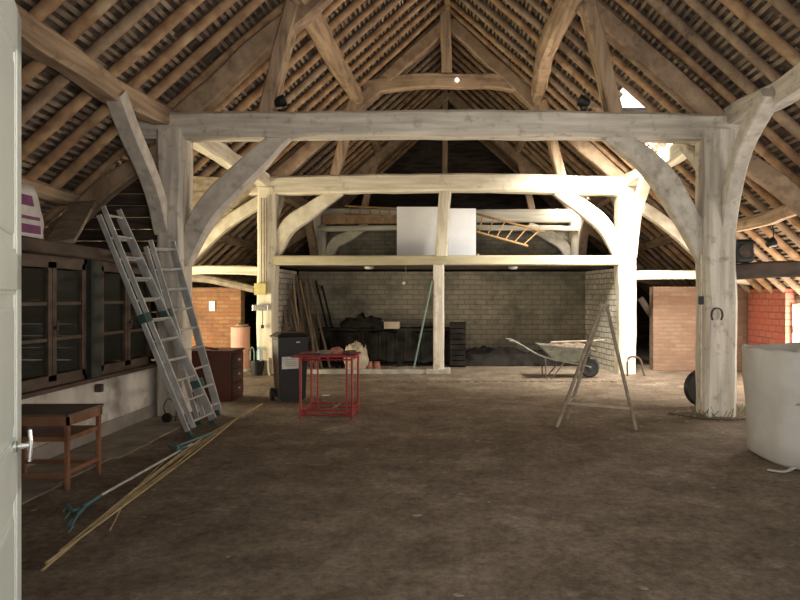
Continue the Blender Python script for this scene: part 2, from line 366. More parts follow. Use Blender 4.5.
# dark board screen closing the left aisle at the front truss
bm = bmesh.new()
for k in range(20):
    z0 = .72+k*.165; zt = z0+(.155 if k != 15 else .13)
    xl = -min(6.7, (APEX-.12-zt)/SL)
    if xl < -4.05: box(bm, (xl, 8.62+random.uniform(0, .03), z0), (-3.98, 8.67+random.uniform(0, .02), zt))
box(bm, (-6.7, 8.62, 0), (-4.0, 8.66, .70))
struct('wall_screen_left', bm, M['planks'], 'dark horizontal board screen closing the left aisle beside the front post')

# roof underside: tiles and battens, one object per slope, with the roof light holes
holes = [(2.90, 3.72, 10.12, 11.3), (3.42, 3.8, 16.5, 17.1)]
def slope(side, name, label):
    bm = bmesh.new(); off = .115
    hs = holes if side > 0 else []
    xs = sorted({0, XE+.35, *[h[0] for h in hs], *[h[1] for h in hs]}); ys = sorted({1.3, GY+.3, *[h[2] for h in hs], *[h[3] for h in hs]})
    for i in range(len(xs)-1):
        for j in range(len(ys)-1):
            xm, ym = (xs[i]+xs[i+1])/2, (ys[j]+ys[j+1])/2
            if any(h[0] < xm < h[1] and h[2] < ym < h[3] for h in hs): continue
            v = []
            for dz in (off, off+.06):
                for x, y in ((xs[i], ys[j]), (xs[i+1], ys[j]), (xs[i+1], ys[j+1]), (xs[i], ys[j+1])):
                    v.append(bm.verts.new((side*x, y, APEX-SL*x+dz)))
            for f in ((0,1,2,3),(4,5,6,7),(0,1,5,4),(1,2,6,5),(2,3,7,6),(3,0,4,7)):
                bm.faces.new([v[q] for q in f])
    nrm = Vector((SL*side, 0, 1)).normalized(); tan = Vector((side, 0, -SL)).normalized()
    x = .05
    while x < XE+.2:
        y = 4.2
        while y < GY:
            ln = random.uniform(.9, 2.6); y1 = min(GY, y+ln)
            hit = [h for h in hs if h[0]-.05 < x < h[1]+.05 and y < h[3]+.05 and y1 > h[2]-.05]
            if hit:
                h = hit[0]
                if y < h[2]-.06: y1 = h[2]-.05
                else: y = h[3]+.051; continue
            if random.random() > .05:
                wd = random.uniform(.016, .028); dj = random.uniform(-.012, .012); d2 = dj+random.uniform(-.012, .012)
                c0 = Vector((side*(x+dj), y, APEX-SL*(x+dj)))+nrm*.070; c1 = Vector((side*(x+d2), y1, APEX-SL*(x+d2)))+nrm*.070
                v = [bm.verts.new(c+tan*a*wd+nrm*b*.011) for c in (c0, c1) for a, b in ((-1,-1),(1,-1),(1,1),(-1,1))]
                for f in ((0,1,2,3),(4,5,6,7),(0,1,5,4),(1,2,6,5),(2,3,7,6),(3,0,4,7)):
                    fc = bm.faces.new([v[q] for q in f]); fc.material_index = 1
            y = y1+random.uniform(0, .03)
        x += .072
    struct(name, bm, [M['tile'], M['batten']], label)
slope(-1, 'ceiling_left', 'underside of the left roof slope, battens over dark tiles')
slope(1, 'ceiling_right', 'underside of the right roof slope, battens over dark tiles, with roof lights')

# ------------------------------------------------------------------ trusses
def truss(Y, label, kw):
    t = thing('timber_truss', label, 'roof truss', (0, Y, 0))
    def p(name, bm, m, lab=None, par=None):
        ax = {'tie_beam': 'x', 'collar': 'x', 'loft_beam': 'x', 'aisle_tie': 'x', 'post': 'z', 'king_post': 'z', 'queen_strut': 'z', 'loft_post': 'z'}.get(name)
        key = {'whitewashed_oak': 'white', 'cream_limewashed_oak': 'cream', 'bare_oak': 'tan'}.get(m.name)
        if ax and key: m = M[key+'_'+ax]
        bmesh.ops.translate(bm, verts=bm.verts, vec=(0, -Y, 0)); o = link(name, bm, m, par or t)
        if lab: o['label'] = lab
        return o
    wm, um, pw = kw['wm'], kw['um'], kw['pw']
    for s in (-1, 1):
        dq = -.10 if Y == T1 else 0
        xo = kw.get('xl' if s < 0 else 'xr', 3.72)
        pw = kw['pw']-(.07 if (Y == T1 and s < 0) else 0)
        p('post', T([(s*xo, Y, 0), (s*(xo+.02), Y+.01, 1.3), (s*(xo-.0), Y, 2.4), (s*xo, Y, 3.82)], pw, .40, 16, ref=(0, 1, 0), wob=.02), wm)
        # curved brace in the truss plane
        z0, xb, zb = kw['br']
        p('brace', T([(s*(xo-.10), Y, z0-.22), (s*(xo-.40), Y, z0+.42), (s*(xo-.40+(xb-xo+.40)*.45), Y, z0+.42+(zb-z0-.42)*((.62 if Y == T1 else .56) if s > 0 else .50)), (s*(xb-.05), Y, zb+.08)], .20, .30, 16, wob=.02, scale=lambda u: .78+.32*math.sin(math.pi*u)**1.5), wm)
        # braces up to the arcade plate, towards and away from the camera
        for dy in (-1, 1):
            if (Y == T3 and dy == 1) or (s < 0 and (Y, dy) in ((T1, 1), (T2, -1))): continue
            prof = [(.10, .85), (.38, 1.36), (.88, 1.88), (1.32, 2.32)] if s < 0 else [(.10, .80), (.24, 1.25), (.60, 1.85), (1.25, 2.36)]
            p('plate_brace', T([(s*(xo+.10), Y+dy*u, EYE+v) for u, v in prof], .17, .21, 16, ref=(1, 0, 0), wob=.02), wm if Y != T3 else um)
        # aisle strut and aisle tie
        if Y != T3 or s < 0 or True:
            p('aisle_strut', T([(s*(xo+.12), Y, EYE+1.98), (s*(xo+.85), Y, EYE+1.52), (s*(xo+1.5), Y, EYE+.92), (s*(xo+2.1), Y, EYE+.42)], .18, .24, 14, wob=.03), um if Y != T2 else wm)
            za = kw['at'][0 if s < 0 else 1]
            p('aisle_tie', T([(s*(xo+.1), Y, EYE+za), (s*(xo+1.5), Y, EYE+za+.02), (s*6.75, Y, EYE+za+.04-.2)], .2, kw['ath'], 12, wob=.02), kw['atm'])
        # principal, strut
        p('principal_rafter', T([(s*3.62, Y, EYE+2.38), (s*1.8, Y, EYE+4.02), (s*.02, Y, EYE+5.66)], .22, .27, 16, wob=.04), um)
        p('queen_strut', T([(s*2.36+dq, Y, EYE+2.4), (s*2.17+dq, Y, EYE+3.2), (s*1.95+dq, Y, EYE+4.05)], .19, kw.get('qs', .28), 10, ref=(0, 1, 0), wob=.015), um)
    bow = kw.get('bow', .03)
    p('tie_beam', T([(-4.15, Y, EYE+2.27), (-2, Y, EYE+2.27+bow), (0, Y, EYE+2.27+bow*1.5), (2, Y, EYE+2.27+bow), (4.1, Y, EYE+2.24)], .32, kw['tb'], 30, wob=.018), wm)
    if kw.get('collar', True):
        p('collar', T([(-1.75, Y, EYE+4.30), (-.9, Y, EYE+4.44), (0, Y, EYE+4.47), (.9, Y, EYE+4.46), (1.75, Y, EYE+4.32)], .2, .29, 18, wob=.03), um)
        p('king_post', T([(-.03, Y-.02, EYE+4.62), (-.06, Y-.02, EYE+5.95)], .22, .22, 8, ref=(0, 1, 0), wob=.02), um)
    else:
        p('king_post', T([(-.1, Y, EYE+2.35), (-.08, Y, EYE+5.9)], .15, .18, 14, ref=(0, 1, 0), wob=.03), M['tan'])
    return t, p
t1, p1 = truss(T1, 'front timber truss with grey white tie beam and two stout posts', dict(wm=M['white'], um=M['tan'], pw=.42, br=(EYE+.66, 2.25, EYE+2.12), at=(.45, .33), ath=.22, atm=M['dark'], tb=.34, xl=3.70, xr=3.62))
t2, p2 = truss(T2, 'middle timber truss, cream beams brightly lit from the right', dict(wm=M['cream'], um=M['tan'], pw=.36, br=(EYE+.98, 2.3, EYE+2.12), at=(.52, .42), ath=.18, atm=M['cream'], tb=.37, bow=.05, xl=3.74, xr=3.68))
t3, p3 = truss(T3, 'rear timber truss standing over the back of the loft', dict(wm=M['cream'], um=M['tan'], pw=.38, br=(EYE+1.0, 2.3, EYE+1.9), at=(.5, .45), ath=.18, atm=M['tan'], tb=.36, collar=False, qs=.14, bow=-.03, xl=3.6, xr=3.62))
p3('tie_beam', T([(-3.6, T3-.2, EYE+1.86), (0, T3-.2, EYE+1.90), (3.6, T3-.2, EYE+1.86)], .14, .14, 12), M['cream'], 'pale rail fixed under the tie beam')
# loft beam and the middle posts, parts of the middle truss
p2('loft_beam', T([(-3.68, T2-.1, EYE+.735), (0, T2-.1, EYE+.735), (3.6, T2-.1, EYE+.735)], .18, .20, 12, wob=.01), mat('olive_cream_paint', (.38, .34, .22), (.48, .43, .29), .8, (2, 9, 9)))
p2('loft_post', T([(-.14, T2-.12, EYE+.8), (-.10, T2-.05, EYE+1.5), (-.06, T2, EYE+2.15)], .24, .30, 10, ref=(0, 1, 0), wob=.02), M['cream'])
p2('loft_post', T([(-.19, T2-.12, .06), (-.19, T2-.12, 2.24)], .22, .33, 8, ref=(0, 1, 0), wob=.012), M['white'])
p2('pad_stone', B((-.45, 12.6, 0), (.05, 13.0, .11), .02), M['conc'])
p2('band', B((-.355, 12.67, 2.02), (-.035, 12.69, 2.07)), M['iron'])

# arcade plates and purlins
for s_, nm, m1 in ((-1, 'left', 'tan_y'), (1, 'right', 'white_y')):
    tag(link('arcade_plate', T([(s_*3.84, 1.6, EYE+2.44), (s_*3.84, 5, EYE+2.43), (s_*3.86, 7.2, EYE+2.36), (s_*3.82, T1+.1, EYE+2.42)], .25, .27, 36, wob=.03), M[m1]), ['brown', 'pale grey'][s_ > 0]+' plate beam running from the %s front post back over the camera' % nm, 'roof beam', 'arcade plates')
    tag(link('arcade_plate', T([(s_*3.82, T1+.1, EYE+2.42), (s_*3.80, 10.6, EYE+2.37), (s_*3.78, T2+.1, EYE+2.40)], .25, .27, 24, wob=.03), M['cream_y']), 'cream plate beam between the %s front and middle posts' % nm, 'roof beam', 'arcade plates')
    tag(link('arcade_plate', T([(s_*3.78, T2+.1, EYE+2.40), (s_*3.76, 15, EYE+2.36), (s_*3.76, GY, EYE+2.40)], .25, .27, 30, wob=.03), M['tan_y']), 'brown plate beam behind the %s middle post' % nm, 'roof beam', 'arcade plates')
def purlin(pts, r, m, label):
    tag(link('purlin', T(pts, r*2, r*2, 40, wob=.03, c=.25), M['tan_y']), label, 'roof beam', 'purlins')
for s, nm in ((-1, 'left'), (1, 'right')):
    pts = [(-1.98, T1-.05, EYE+4.02), (-1.96, 10.6, EYE+4.08), (-1.92, T2+.15, EYE+4.18)] if s < 0 else [(1.64, T1-.05, EYE+3.98), (1.60, 10.0, EYE+4.02), (1.88, T2+.15, EYE+4.25)]
    purlin([(s*2.02, 4.4, EYE+4.05), (pts[0][0], T1+.05, pts[0][2])], .13, M['tan'], 'upper %s purlin in front of the front truss' % nm)
    purlin(pts, .145, M['tan'], 'stout upper %s purlin between front and middle truss%s' % (nm, ', kinked' if s > 0 else ''))
    purlin([(s*1.85, T2-.25, EYE+4.05), (s*1.95, 15.2, EYE+4.1), (s*1.95, T3+.3, EYE+4.1)], .10, M['tan'], 'upper %s purlin between middle and rear truss' % nm)
    purlin([(s*5.06, 4.4, EYE+1.36), (s*5.08, T1, EYE+1.30), (s*5.08, T1+2.2, EYE+1.22), (s*5.06, T2, EYE+1.30), (s*5.06, GY, EYE+1.3)], .10, M['tan'], 'low %s purlin under the rafters over the aisle' % nm)
tag(link('ridge_beam', T([(0, 1.6, APEX-.02), (0, GY, APEX-.02)], .12, .16, 30, wob=.03), M['tan']), 'dark ridge beam along the top of the roof', 'roof beam')
for s, nm in ((-1, 'left'), (1, 'right')):
    segs = [(1.6, GY)]
    tag(link('wall_plate', R([(s*6.72, 1.6, 1.52+.0), (s*6.72, 8, 1.54), (s*6.72, GY, 1.50)], .09, 30, wob=.03), M['greywood']), 'log wall plate on the outer wall of the %s aisle' % nm, 'roof beam', 'wall plates')
tag(link('log_lintel', R([P(176, 276, 13.2), P(215, 281, 13.2), P(254, 288.5, 13.2)], .085, 14, wob=.04), M['greywood']), 'grey log laid along the top of the orange brick wall', 'log')

# common rafters
def rafter(side, y, label, grp, x0, x1, r):
    pts = []
    n = 7; ph = random.random()*20
    for i in range(n+1):
        x = x0+(x1-x0)*i/n
        j = noise.noise(Vector((x*.45, ph, side*3)))*.10
        j2 = noise.noise(Vector((x*.45, ph+9, side*3)))*.035
        pts.append((side*x, y+j, roofz(x)+j2-.01))
    bm = bmesh.new(); sweep(bm, pts, [(a, b) for a, b in circ(r, 7)], n*2, (0, 1, 0), .012, lambda u: .82+.36*u, seed=ph)
    tag(link('rafter', bm, random.choice([M['pole'], M['pole'], M['tan']]), smooth=True), label, 'rafter', grp)
for side, nm in ((-1, 'left'), (1, 'right')):
    y = 4.75; i = 0; cnt = {}
    while y < GY-.1:
        bay = 'before the front truss' if y < T1-.05 else 'between front and middle truss' if y < T2-.05 else 'between middle and rear truss' if y < T3-.05 else 'behind the rear truss'
        cnt[bay] = cnt.get(bay, -1)+1
        lab = 'pole rafter, %s slope, %s from the camera %s' % (nm, ORD[cnt[bay]], bay)
        grp = 'pole rafters of the %s roof slope' % nm
        hh = [h for h in holes if side > 0 and h[2]-.04 < y < h[3]+.04]
        r = random.uniform(.052, .068)
        if hh:
            rafter(side, y, 'upper piece: '+lab, grp, 0.05, hh[0][0], r)
            rafter(side, y, 'lower piece: '+lab, grp, hh[0][1], XE, r)
        else: rafter(side, y, lab, grp, .05, XE, r)
        y += .47+random.uniform(-.05, .05)
# boards nailed under the left slope behind the front post
def onroof(px, py, off=.16):
    dx, dz = (px-CX)/F, (CY-py)/F
    Y = (5.95-off)/(SL*abs(dx)+dz); return Vector((dx*Y, Y, EYE+dz*Y))
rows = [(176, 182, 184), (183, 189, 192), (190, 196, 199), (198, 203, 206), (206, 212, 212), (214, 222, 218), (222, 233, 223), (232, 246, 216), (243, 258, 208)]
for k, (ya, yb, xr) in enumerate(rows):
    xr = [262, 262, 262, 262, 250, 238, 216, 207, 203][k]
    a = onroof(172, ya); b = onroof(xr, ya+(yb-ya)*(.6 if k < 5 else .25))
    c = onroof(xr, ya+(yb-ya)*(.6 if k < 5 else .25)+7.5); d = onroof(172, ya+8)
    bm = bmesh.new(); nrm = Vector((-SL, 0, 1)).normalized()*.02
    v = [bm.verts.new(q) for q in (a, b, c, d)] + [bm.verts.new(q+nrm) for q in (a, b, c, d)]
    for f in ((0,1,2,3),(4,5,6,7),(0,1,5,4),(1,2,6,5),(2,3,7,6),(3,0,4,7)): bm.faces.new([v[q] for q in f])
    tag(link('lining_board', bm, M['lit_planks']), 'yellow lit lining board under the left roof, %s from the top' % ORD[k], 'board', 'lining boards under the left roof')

# ------------------------------------------------------------------ open entrance door, near left
Fp = P(7.5, 300, 2.4); dirv = Vector((-.47, .88, 0)).normalized(); W = .92
H = Vector((Fp.x, Fp.y, 0)) - dirv*W
ang = math.atan2(dirv.y, dirv.x)
door = bpy.data.objects.new('door_1', None); C.objects.link(door); door.location = H; door.rotation_euler = (0, 0, ang); door['kind'] = 'structure'; door['label'] = 'pale green white panelled entrance door standing open at the left edge'
def dp(name, bm, m, par=door): return link(name, bm, m, par)
# local: x along leaf 0..W, y thickness (camera side = -y), z up
bm = bmesh.new(); th = .045
rails = [(0, .22), (.86, 1.06), (1.62, 1.76), (2.52, 2.68)]
for a, b in rails: box(bm, (.0, -th, a), (W, 0, b), 0, .004)
for a, b in ((0, .11), (W-.115, W)): box(bm, (a, -th, 0), (b, 0, 2.68), 0, .004)
dp('door_leaf', bm, M['doorp'])
for (a, b) in ((.22, .86), (1.06, 1.62), (1.76, 2.52)):
    bm = bmesh.new(); box(bm, (.11, -.034, a), (W-.115, -.012, b)); box(bm, (.17, -.044, a+.06), (W-.175, -.002, b-.06), 0, .012)
    for q in ((.11, a, .125, b), (W-.13, a, W-.115, b), (.11, a, W-.115, a+.015), (.11, b-.015, W-.115, b)):
        box(bm, (q[0], -th+.004, q[1]), (q[2], -.004, q[3]), 0, .003)
    dp('door_panel', bm, M['doorp'])
hx, hz = W-.20, EYE+(CY-437)*2.4/F
bm = bmesh.new(); lathe(bm, [(.022, 0), (.022, .008), (.011, .012), (.011, .03)], (hx, -th, hz), 16, 0, Matrix.Rotation(math.pi/2, 4, 'X'))
dp('door_handle', bm, M['chrome'])
bm = bmesh.new(); radd(bm, [(hx, -th-.03, hz), (hx, -th-.045, hz)], .010, 2); sweep(bm, [(hx, -th-.048, hz+.058), (hx, -th-.052, hz), (hx, -th-.048, hz-.058)], rect(.022, .012, .3), 6, (0, 1, 0))
dp('door_lever', bm, M['chrome'])

# ------------------------------------------------------------------ aluminium ladders
def ladder(label, fa, fb, ta, tb, nr, clamps):
    """fa,fb feet (near, far); ta,tb tops"""
    fa, fb, ta, tb = map(Vector, (fa, fb, ta, tb)); base = (fa+fb)/2
    t = thing('extension_ladder', label, 'ladder', base, group='aluminium ladders')
    nrm = (tb-fa).cross(fb-fa).normalized()
    if nrm.x < 0: nrm = -nrm
    def loc(b):
        bmesh.ops.translate(b, verts=b.verts, vec=-base); return b
    for sec, (u0, u1, o, ins) in enumerate(((0, .97, 0, 0), (.03, 1.0, .06, .04))):
        A0, A1 = fa.lerp(ta, u0)+nrm*o, fa.lerp(ta, u1)+nrm*o
        B0, B1 = fb.lerp(tb, u0)+nrm*o, fb.lerp(tb, u1)+nrm*o
        wd = (fb-fa).normalized()*ins; A0 += wd; A1 += wd; B0 -= wd; B1 -= wd
        for a, b in ((A0, A1), (B0, B1)):
            bm = bmesh.new(); sweep(bm, [a, b], rect(.024, .055, .1), 1, nrm)
            o_ = link('stile', loc(bm), M['alu'], t)
            if sec == 0:
                bm = bmesh.new(); sweep(bm, [a-(b-a).normalized()*.01, a+(b-a).normalized()*.07], rect(.036, .07, .2), 1, nrm)
                link('rubber_foot', loc(bm), M['greenp'], o_)
        for k in range(nr):
            u = ((k+.6)/nr-u0)/(u1-u0)
            if not .01 < u < .99: continue
            if sec == 2 and k % 2: continue
            bm = bmesh.new(); radd(bm, [A0.lerp(A1, u), B0.lerp(B1, u)], .014, 1, 8)
            link('rung', loc(bm), M['alu'], t)
    for (u, s) in clamps:
        p = (fa.lerp(ta, u) if s == 0 else fb.lerp(tb, u))+nrm*.03
        bm = bmesh.new(); d = (ta-fa).normalized(); sweep(bm, [p-d*.05, p+d*.05], rect(.11, .15, .3), 2, nrm)
        link('bracket', loc(bm), M['greenp'], t)
    return t
ladder('taller aluminium extension ladder leaning on the glazed partition, nearest the camera', G(190, 437), G(214, 425), P(96, 208, 6.86), P(116, 212, 7.28), 11, ((.52, 0), (.53, 1), (.2, 1)))
ladder('shorter aluminium extension ladder leaning beside the left front post', G(199, 424), G(218, 415), P(144, 241, 7.55), P(170, 243, 8.2), 9, ())

# ------------------------------------------------------------------ left side objects
# small wooden side table
tx0, tx1, ty0, ty1, tz = -3.82, -3.11, 5.08, 5.58, .62
t = thing('side_table', 'small brown wooden two tier table against the white wall', 'table', (-3.45, 5.35, 0))
def tp(name, bm, m, par=t, o=(-3.45, 5.35, 0)):
    bmesh.ops.translate(bm, verts=bm.verts, vec=-Vector(o)); return link(name, bm, m, par)
tp('tabletop', B((tx0, ty0-.01, tz-.010), (tx1+.01, ty1+.01, tz+.010), .004), M['tabletop'])
bm = bmesh.new(); box(bm, (tx0, ty0, tz-.085), (tx1, ty0+.02, tz-.012)); box(bm, (tx1-.02, ty0, tz-.085), (tx1, ty1, tz-.012)); box(bm, (tx0, ty1-.02, tz-.085), (tx1, ty1, tz-.012)); box(bm, (tx0, ty0, tz-.085), (tx0+.02, ty1, tz-.012))
tp('apron', bm, M['wood_table'])
for x in (tx0, tx1-.045):
    for y in (ty0, ty1-.045):
        tp('leg', T([(x+.022, y+.022, 0), (x+.022, y+.022, tz-.012)], .045, .045, 2, ref=(0, 1, 0), wob=0, scale=lambda u: .7+.12*u), M['wood_table'])
tp('shelf', B((tx0+.02, ty0+.02, .40), (tx1-.02, ty1-.02, .44)), M['wood_table'])
for a, b in (((tx0, ty0+.01, .10), (tx1, ty0+.035, .135)), ((tx1-.035, ty0, .13), (tx1-.01, ty1, .165)), ((tx0, ty1-.035, .10), (tx1, ty1-.01, .135))):
    tp('stretcher', B(a, b), M['wood_table'])
# paper sack on the head beam
sc = P(30, 240, 5.75)
t = thing('paper_sack', 'white paper sack with purple print standing on the partition head beam', 'sack', (-4.04, 5.75, 2.15))
bm = bmesh.new()
box(bm, (-.12, -.27, 0), (.12, .27, .50))
bmesh.ops.subdivide_edges(bm, edges=bm.edges, cuts=6, use_grid_fill=True)
for v in bm.verts:
    k = v.co.z/.5
    v.co.x *= 1-.65*k**2*.9; v.co.y *= 1-.18*k**3
    v.co += Vector((1, 1, .3))*noise.noise(v.co*7)*.02
    if v.co.z < .02: v.co.z = 0
link('sack_body', bm, M['paper'], t, smooth=True)
for (z0, z1, y0, y1) in ((.30, .40, -.16, .14), (.04, .12, -.2, .2), (.17, .20, -.2, .2)):
    bm = bmesh.new(); x0 = .123*(1-.58*(z0/.5)**2)+.012; x1 = .123*(1-.58*(z1/.5)**2)+.012
    vs = [bm.verts.new(q) for q in ((x0, y0, z0), (x0, y1, z0), (x1, y1, z1), (x1, y0, z1), (x0-.03, y0, z0), (x0-.03, y1, z0), (x1-.03, y1, z1), (x1-.03, y0, z1))]
    for f in ((0,1,2,3),(4,5,6,7),(0,1,5,4),(1,2,6,5),(2,3,7,6),(3,0,4,7)): bm.faces.new([vs[q] for q in f])
    link('print', bm, M['purple'], t)
tag(link('loose_board', T([P(60, 243, 6.9), P(84, 203, 8.2)], .05, .30, 4, ref=(1, 0, 0), wob=.01), M['greywood']), 'grey board leaning above the glazed partition', 'board')
tag(link('padlock', B(P(94, 384, 6.9)+Vector((.02, -.03, 0)), P(98, 392, 6.9)+Vector((.05, .03, 0)), .008), M['iron']), 'small black padlock hanging under the green post', 'padlock')
# orange marker hanging on sash
tag(link('orange_tag', R([P(48, 261, 6.13), P(50, 270, 6.15)], .012, 2), M['terra']), 'small orange tag on the casement left of the green post', 'tag')
# castor on floor by wall
t = thing('castor_trolley', 'little black castor with bent wire beside the ladder feet', 'castor', G(167, 423))
link('wheel', L([(.02, -.02), (.06, -.02), (.065, 0), (.06, .02), (.02, .02)], (0, 0, .065), 16, Matrix.Rotation(math.pi/2, 4, 'X')), M['blackp'], t)
link('wire', R([(0, 0, .065), (-.05, .02, .2), (.0, .05, .30), (.1, .03, .2), (.1, .02, .02)], .008, 16, 6), M['iron'], t)

# chest of drawers
t = thing('chest_of_drawers', 'low dark maroon chest of drawers behind the ladders', 'chest', (-3.62, 9.68, 0))
link('carcass', B((-.42, -.28, 0), (.33, .28, .74), .008), M['maroon'], t)
link('chest_top', B((-.44, -.30, .74), (.35, .30, .77), .005), M['maroon'], t)
for k in range(3):
    d = link('drawer', B((.33, -.25, .06+k*.22), (.345, .25, .26+k*.22), .004), M['maroon'], t)
    for s in (-.0,):
        bm = bmesh.new(); bmesh.ops.create_icosphere(bm, subdivisions=2, radius=.018, matrix=Matrix.Translation((.36, s, .17+k*.22))); link('knob', bm, M['paper'], d)
t = thing('hand_tool', 'red handled tool lying on the maroon chest', 'tool', (-3.85, 9.55, .77))
link('tool_handle', R([(-.12, 0, .02), (0, .02, .06), (.1, .05, .03), (.2, .06, .02)], .014, 8, 8), M['red'], t)
link('tool_jaw', R([(.18, .06, .012), (.3, .02, .012)], .012, 3), M['iron'], t)

# pink drum and bucket
t = thing('drum', 'tall pink drum in the gap left of the middle post', 'drum', (-4.42, 13.75-.55, 0))
link('drum_body', L([(.19, .06), (.20, .08), (.195, .45), (.205, .47), (.195, .49), (.195, .92), (.205, .94), (.18, .945)], (0, 0, 0), 24), M['pinkdrum'], t, smooth=False)
link('drum_base', L([(.21, 0), (.21, .06), (.19, .065)], (0, 0, 0), 24), M['paper'], t)
bm = bmesh.new(); bmesh.ops.create_icosphere(bm, subdivisions=3, radius=.12, matrix=Matrix.Translation((.02, 0, .96)) @ Matrix.Diagonal((1.1, 1, .5, 1)))
for v in bm.verts: v.co += Vector((1, 1, 1))*noise.noise(v.co*9)*.03
link('rag', bm, M['greywood'], t, smooth=True)
bk = G(257, 375)
t = thing('bucket', 'black bucket on the floor against the left middle post', 'bucket', bk)
link('bucket_body', L([(.10, 0), (.105, .0), (.14, .27), (.15, .275), (.15, .29), (.135, .29), (.10, .02), (.02, .015)], (0, 0, 0), 20), M['blackp'], t)
for k, (dx, tz_) in enumerate(((-.06, 0), (.05, .0))):
    tag(link('hand_fork', R([bk+Vector((dx, .0, .05)), bk+Vector((dx*1.2, .05, .45)), bk+Vector((dx*1.2-.05, .07, .56)), bk+Vector((dx*1.2-.08, .07, .48)), bk+Vector((dx*1.2-.08, .06, .30))], .012, 12, 6), M['blue'] if k else M['tealpale']), ['grey green curved handle standing in the black bucket', 'blue curved handle standing in the black bucket'][k], 'tool')
tag(link('plastic_sheet', T([(-3.62, 12.62, 0), (-3.63, 12.6, .2), (-3.64, 12.63, .36)], .05, .16, 8, ref=(0, 1, 0), wob=.05), M['sack']), 'crumpled pale plastic sheet at the foot of the left middle post', 'sheet')
# small cream square set on the brick
tag(link('wall_plaque', B(P(209, 311, 13.32), P(215.5, 301, 13.35), .01), plain('cream_plaque', (.95, .93, .75), .4)), 'small cream square plate on the orange brick wall', 'plate')
# electrics on left middle post
pxl = -3.80
t = thing('electrical_board', 'yellow fuse box with grey switch row and conduits on the left middle post', 'electrical box', (pxl, 12.66, 1.5))
bm = bmesh.new()
for dx in (-.03, .02, .07):
    radd(bm, [(dx+.03, -.02, .36), (dx+.03, -.02, 2.1)], .014, 1, 6)
link('conduit', bm, M['greywood'], t)
link('fuse_box', B((-.14, -.07, .12), (.10, .0, .36), .01), M['yellow'], t)
link('switch_row', B((-.18, -.06, -.20), (.14, .0, -.08), .008), M['chrome'], t)
link('pull_cord', R([(.02, -.03, -.2), (.03, -.04, -.35), (.02, -.03, -.5)], .008, 6, 5), M['blackp'], t)
link('socket', B((-.01, -.05, -.56), (.05, -.01, -.49), .01), M['blackp'], t)

# wheelie bin
b0 = Vector((-2.41, 9.45, 0))
t = thing('wheelie_bin', 'black two-wheeled rubbish bin with white paper label', 'bin', b0, rz=.45)
bm = bmesh.new()
def frustum(bm, z0, z1, a, b, c, d):
    v = [bm.verts.new(q) for q in ((-a, -b, z0), (a, -b, z0), (a, b, z0), (-a, b, z0), (-c, -d, z1), (c, -d, z1), (c, d, z1), (-c, d, z1))]
    fs = [bm.faces.new([v[q] for q in f]) for f in ((0,3,2,1),(4,5,6,7),(0,1,5,4),(1,2,6,5),(2,3,7,6),(3,0,4,7))]
    bmesh.ops.bevel(bm, geom=list({e for f in fs for e in f.edges}), offset=.02, segments=2, affect='EDGES')
frustum(bm, .04, .96, .19, .22, .225, .27); link('bin_body', bm, M['blackp'], t)
bm = bmesh.new(); frustum(bm, .95, .985, .25, .29, .25, .29); frustum(bm, .985, 1.05, .245, .285, .19, .2); link('lid', bm, M['blackp'], t)
link('grab_bar', R([(-.2, .31, .97), (-.2, .35, .98), (.2, .35, .98), (.2, .31, .97)], .016, 9, 8), M['blackp'], t)
for s in (-1, 1):
    link('wheel', L([(.03, -.025), (.09, -.025), (.10, -.01), (.10, .01), (.09, .025), (.03, .025)], (s*.235, .16, .10), 20, Matrix.Rotation(math.pi/2, 4, 'Y')), M['blackp'], t)
o = link('paper_label', B((-.17, -.268, .52), (.075, -.256, .70)), M['paper'], t); o['label'] = 'white paper label'
bm = bmesh.new()
for z in (.655, .625, .595, .565): box(bm, (-.12, -.271, z), (.03, -.268, z+.006))
link('writing', bm, M['greywood'], o)
link('maker_badge', B((.04, -.285, .905), (.09, -.268, .92)), M['paper'], t)
tag(link('crumpled_paper', B((-2.02, 9.9, .0), (-1.9, 10.0, .01)), M['paper']), 'scrap of white paper on the floor behind the bin', 'paper')

# red metal stand with clutter
t = thing('tool_stand', 'red steel tube stand in front of the bin', 'stand', (-1.56, 8.4, 0))
x0, x1, y0, y1, zt = -.36, .31, -.33, .22, .80
rt = .013
def tube(name, pts, r=rt, m='red', n=1): return link(name, R(pts, r, n, 8), M[m], t)
for x, y in ((x0, y0), (x1, y0), (x0+.02, y1), (x1, y1)):
    tube('leg', [(x, y, 0), (x, y, zt)], .016)
for x in (x1-.07,): tube('leg', [(x, y0, .08), (x, y0, zt)])
tube('leg', [(x0+.13, y1-.1, .06), (x0+.13, y1-.1, zt)])
for z in (.05, .11, zt-.03): 
    for a, b in (((x0, y0, z), (x1, y0, z)), ((x0+.02, y1, z), (x1, y1, z)), ((x0, y0, z), (x0+.02, y1, z)), ((x1, y0, z), (x1, y1, z))): tube('rail', [a, b], .012)
tube('cross_wire', [(-.05, -.1, .05), (.12, .1, .16)], .006, 'greywood'); tube('cross_wire', [(.12, -.1, .05), (-.02, .1, .14)], .006, 'greywood')
link('stand_top', B((x0-.12, y0-.02, zt), (x1+.04, y1+.04, zt+.022), .003), M['red'], t)
zc = zt+.022
tag(link('metal_strip', T([(-2.02, 8.2, zc+.01), (-1.7, 8.22, zc+.01)], .04, .018, 3, wob=0), M['iron']), 'rusty flat strip on the left of the red stand', 'scrap')
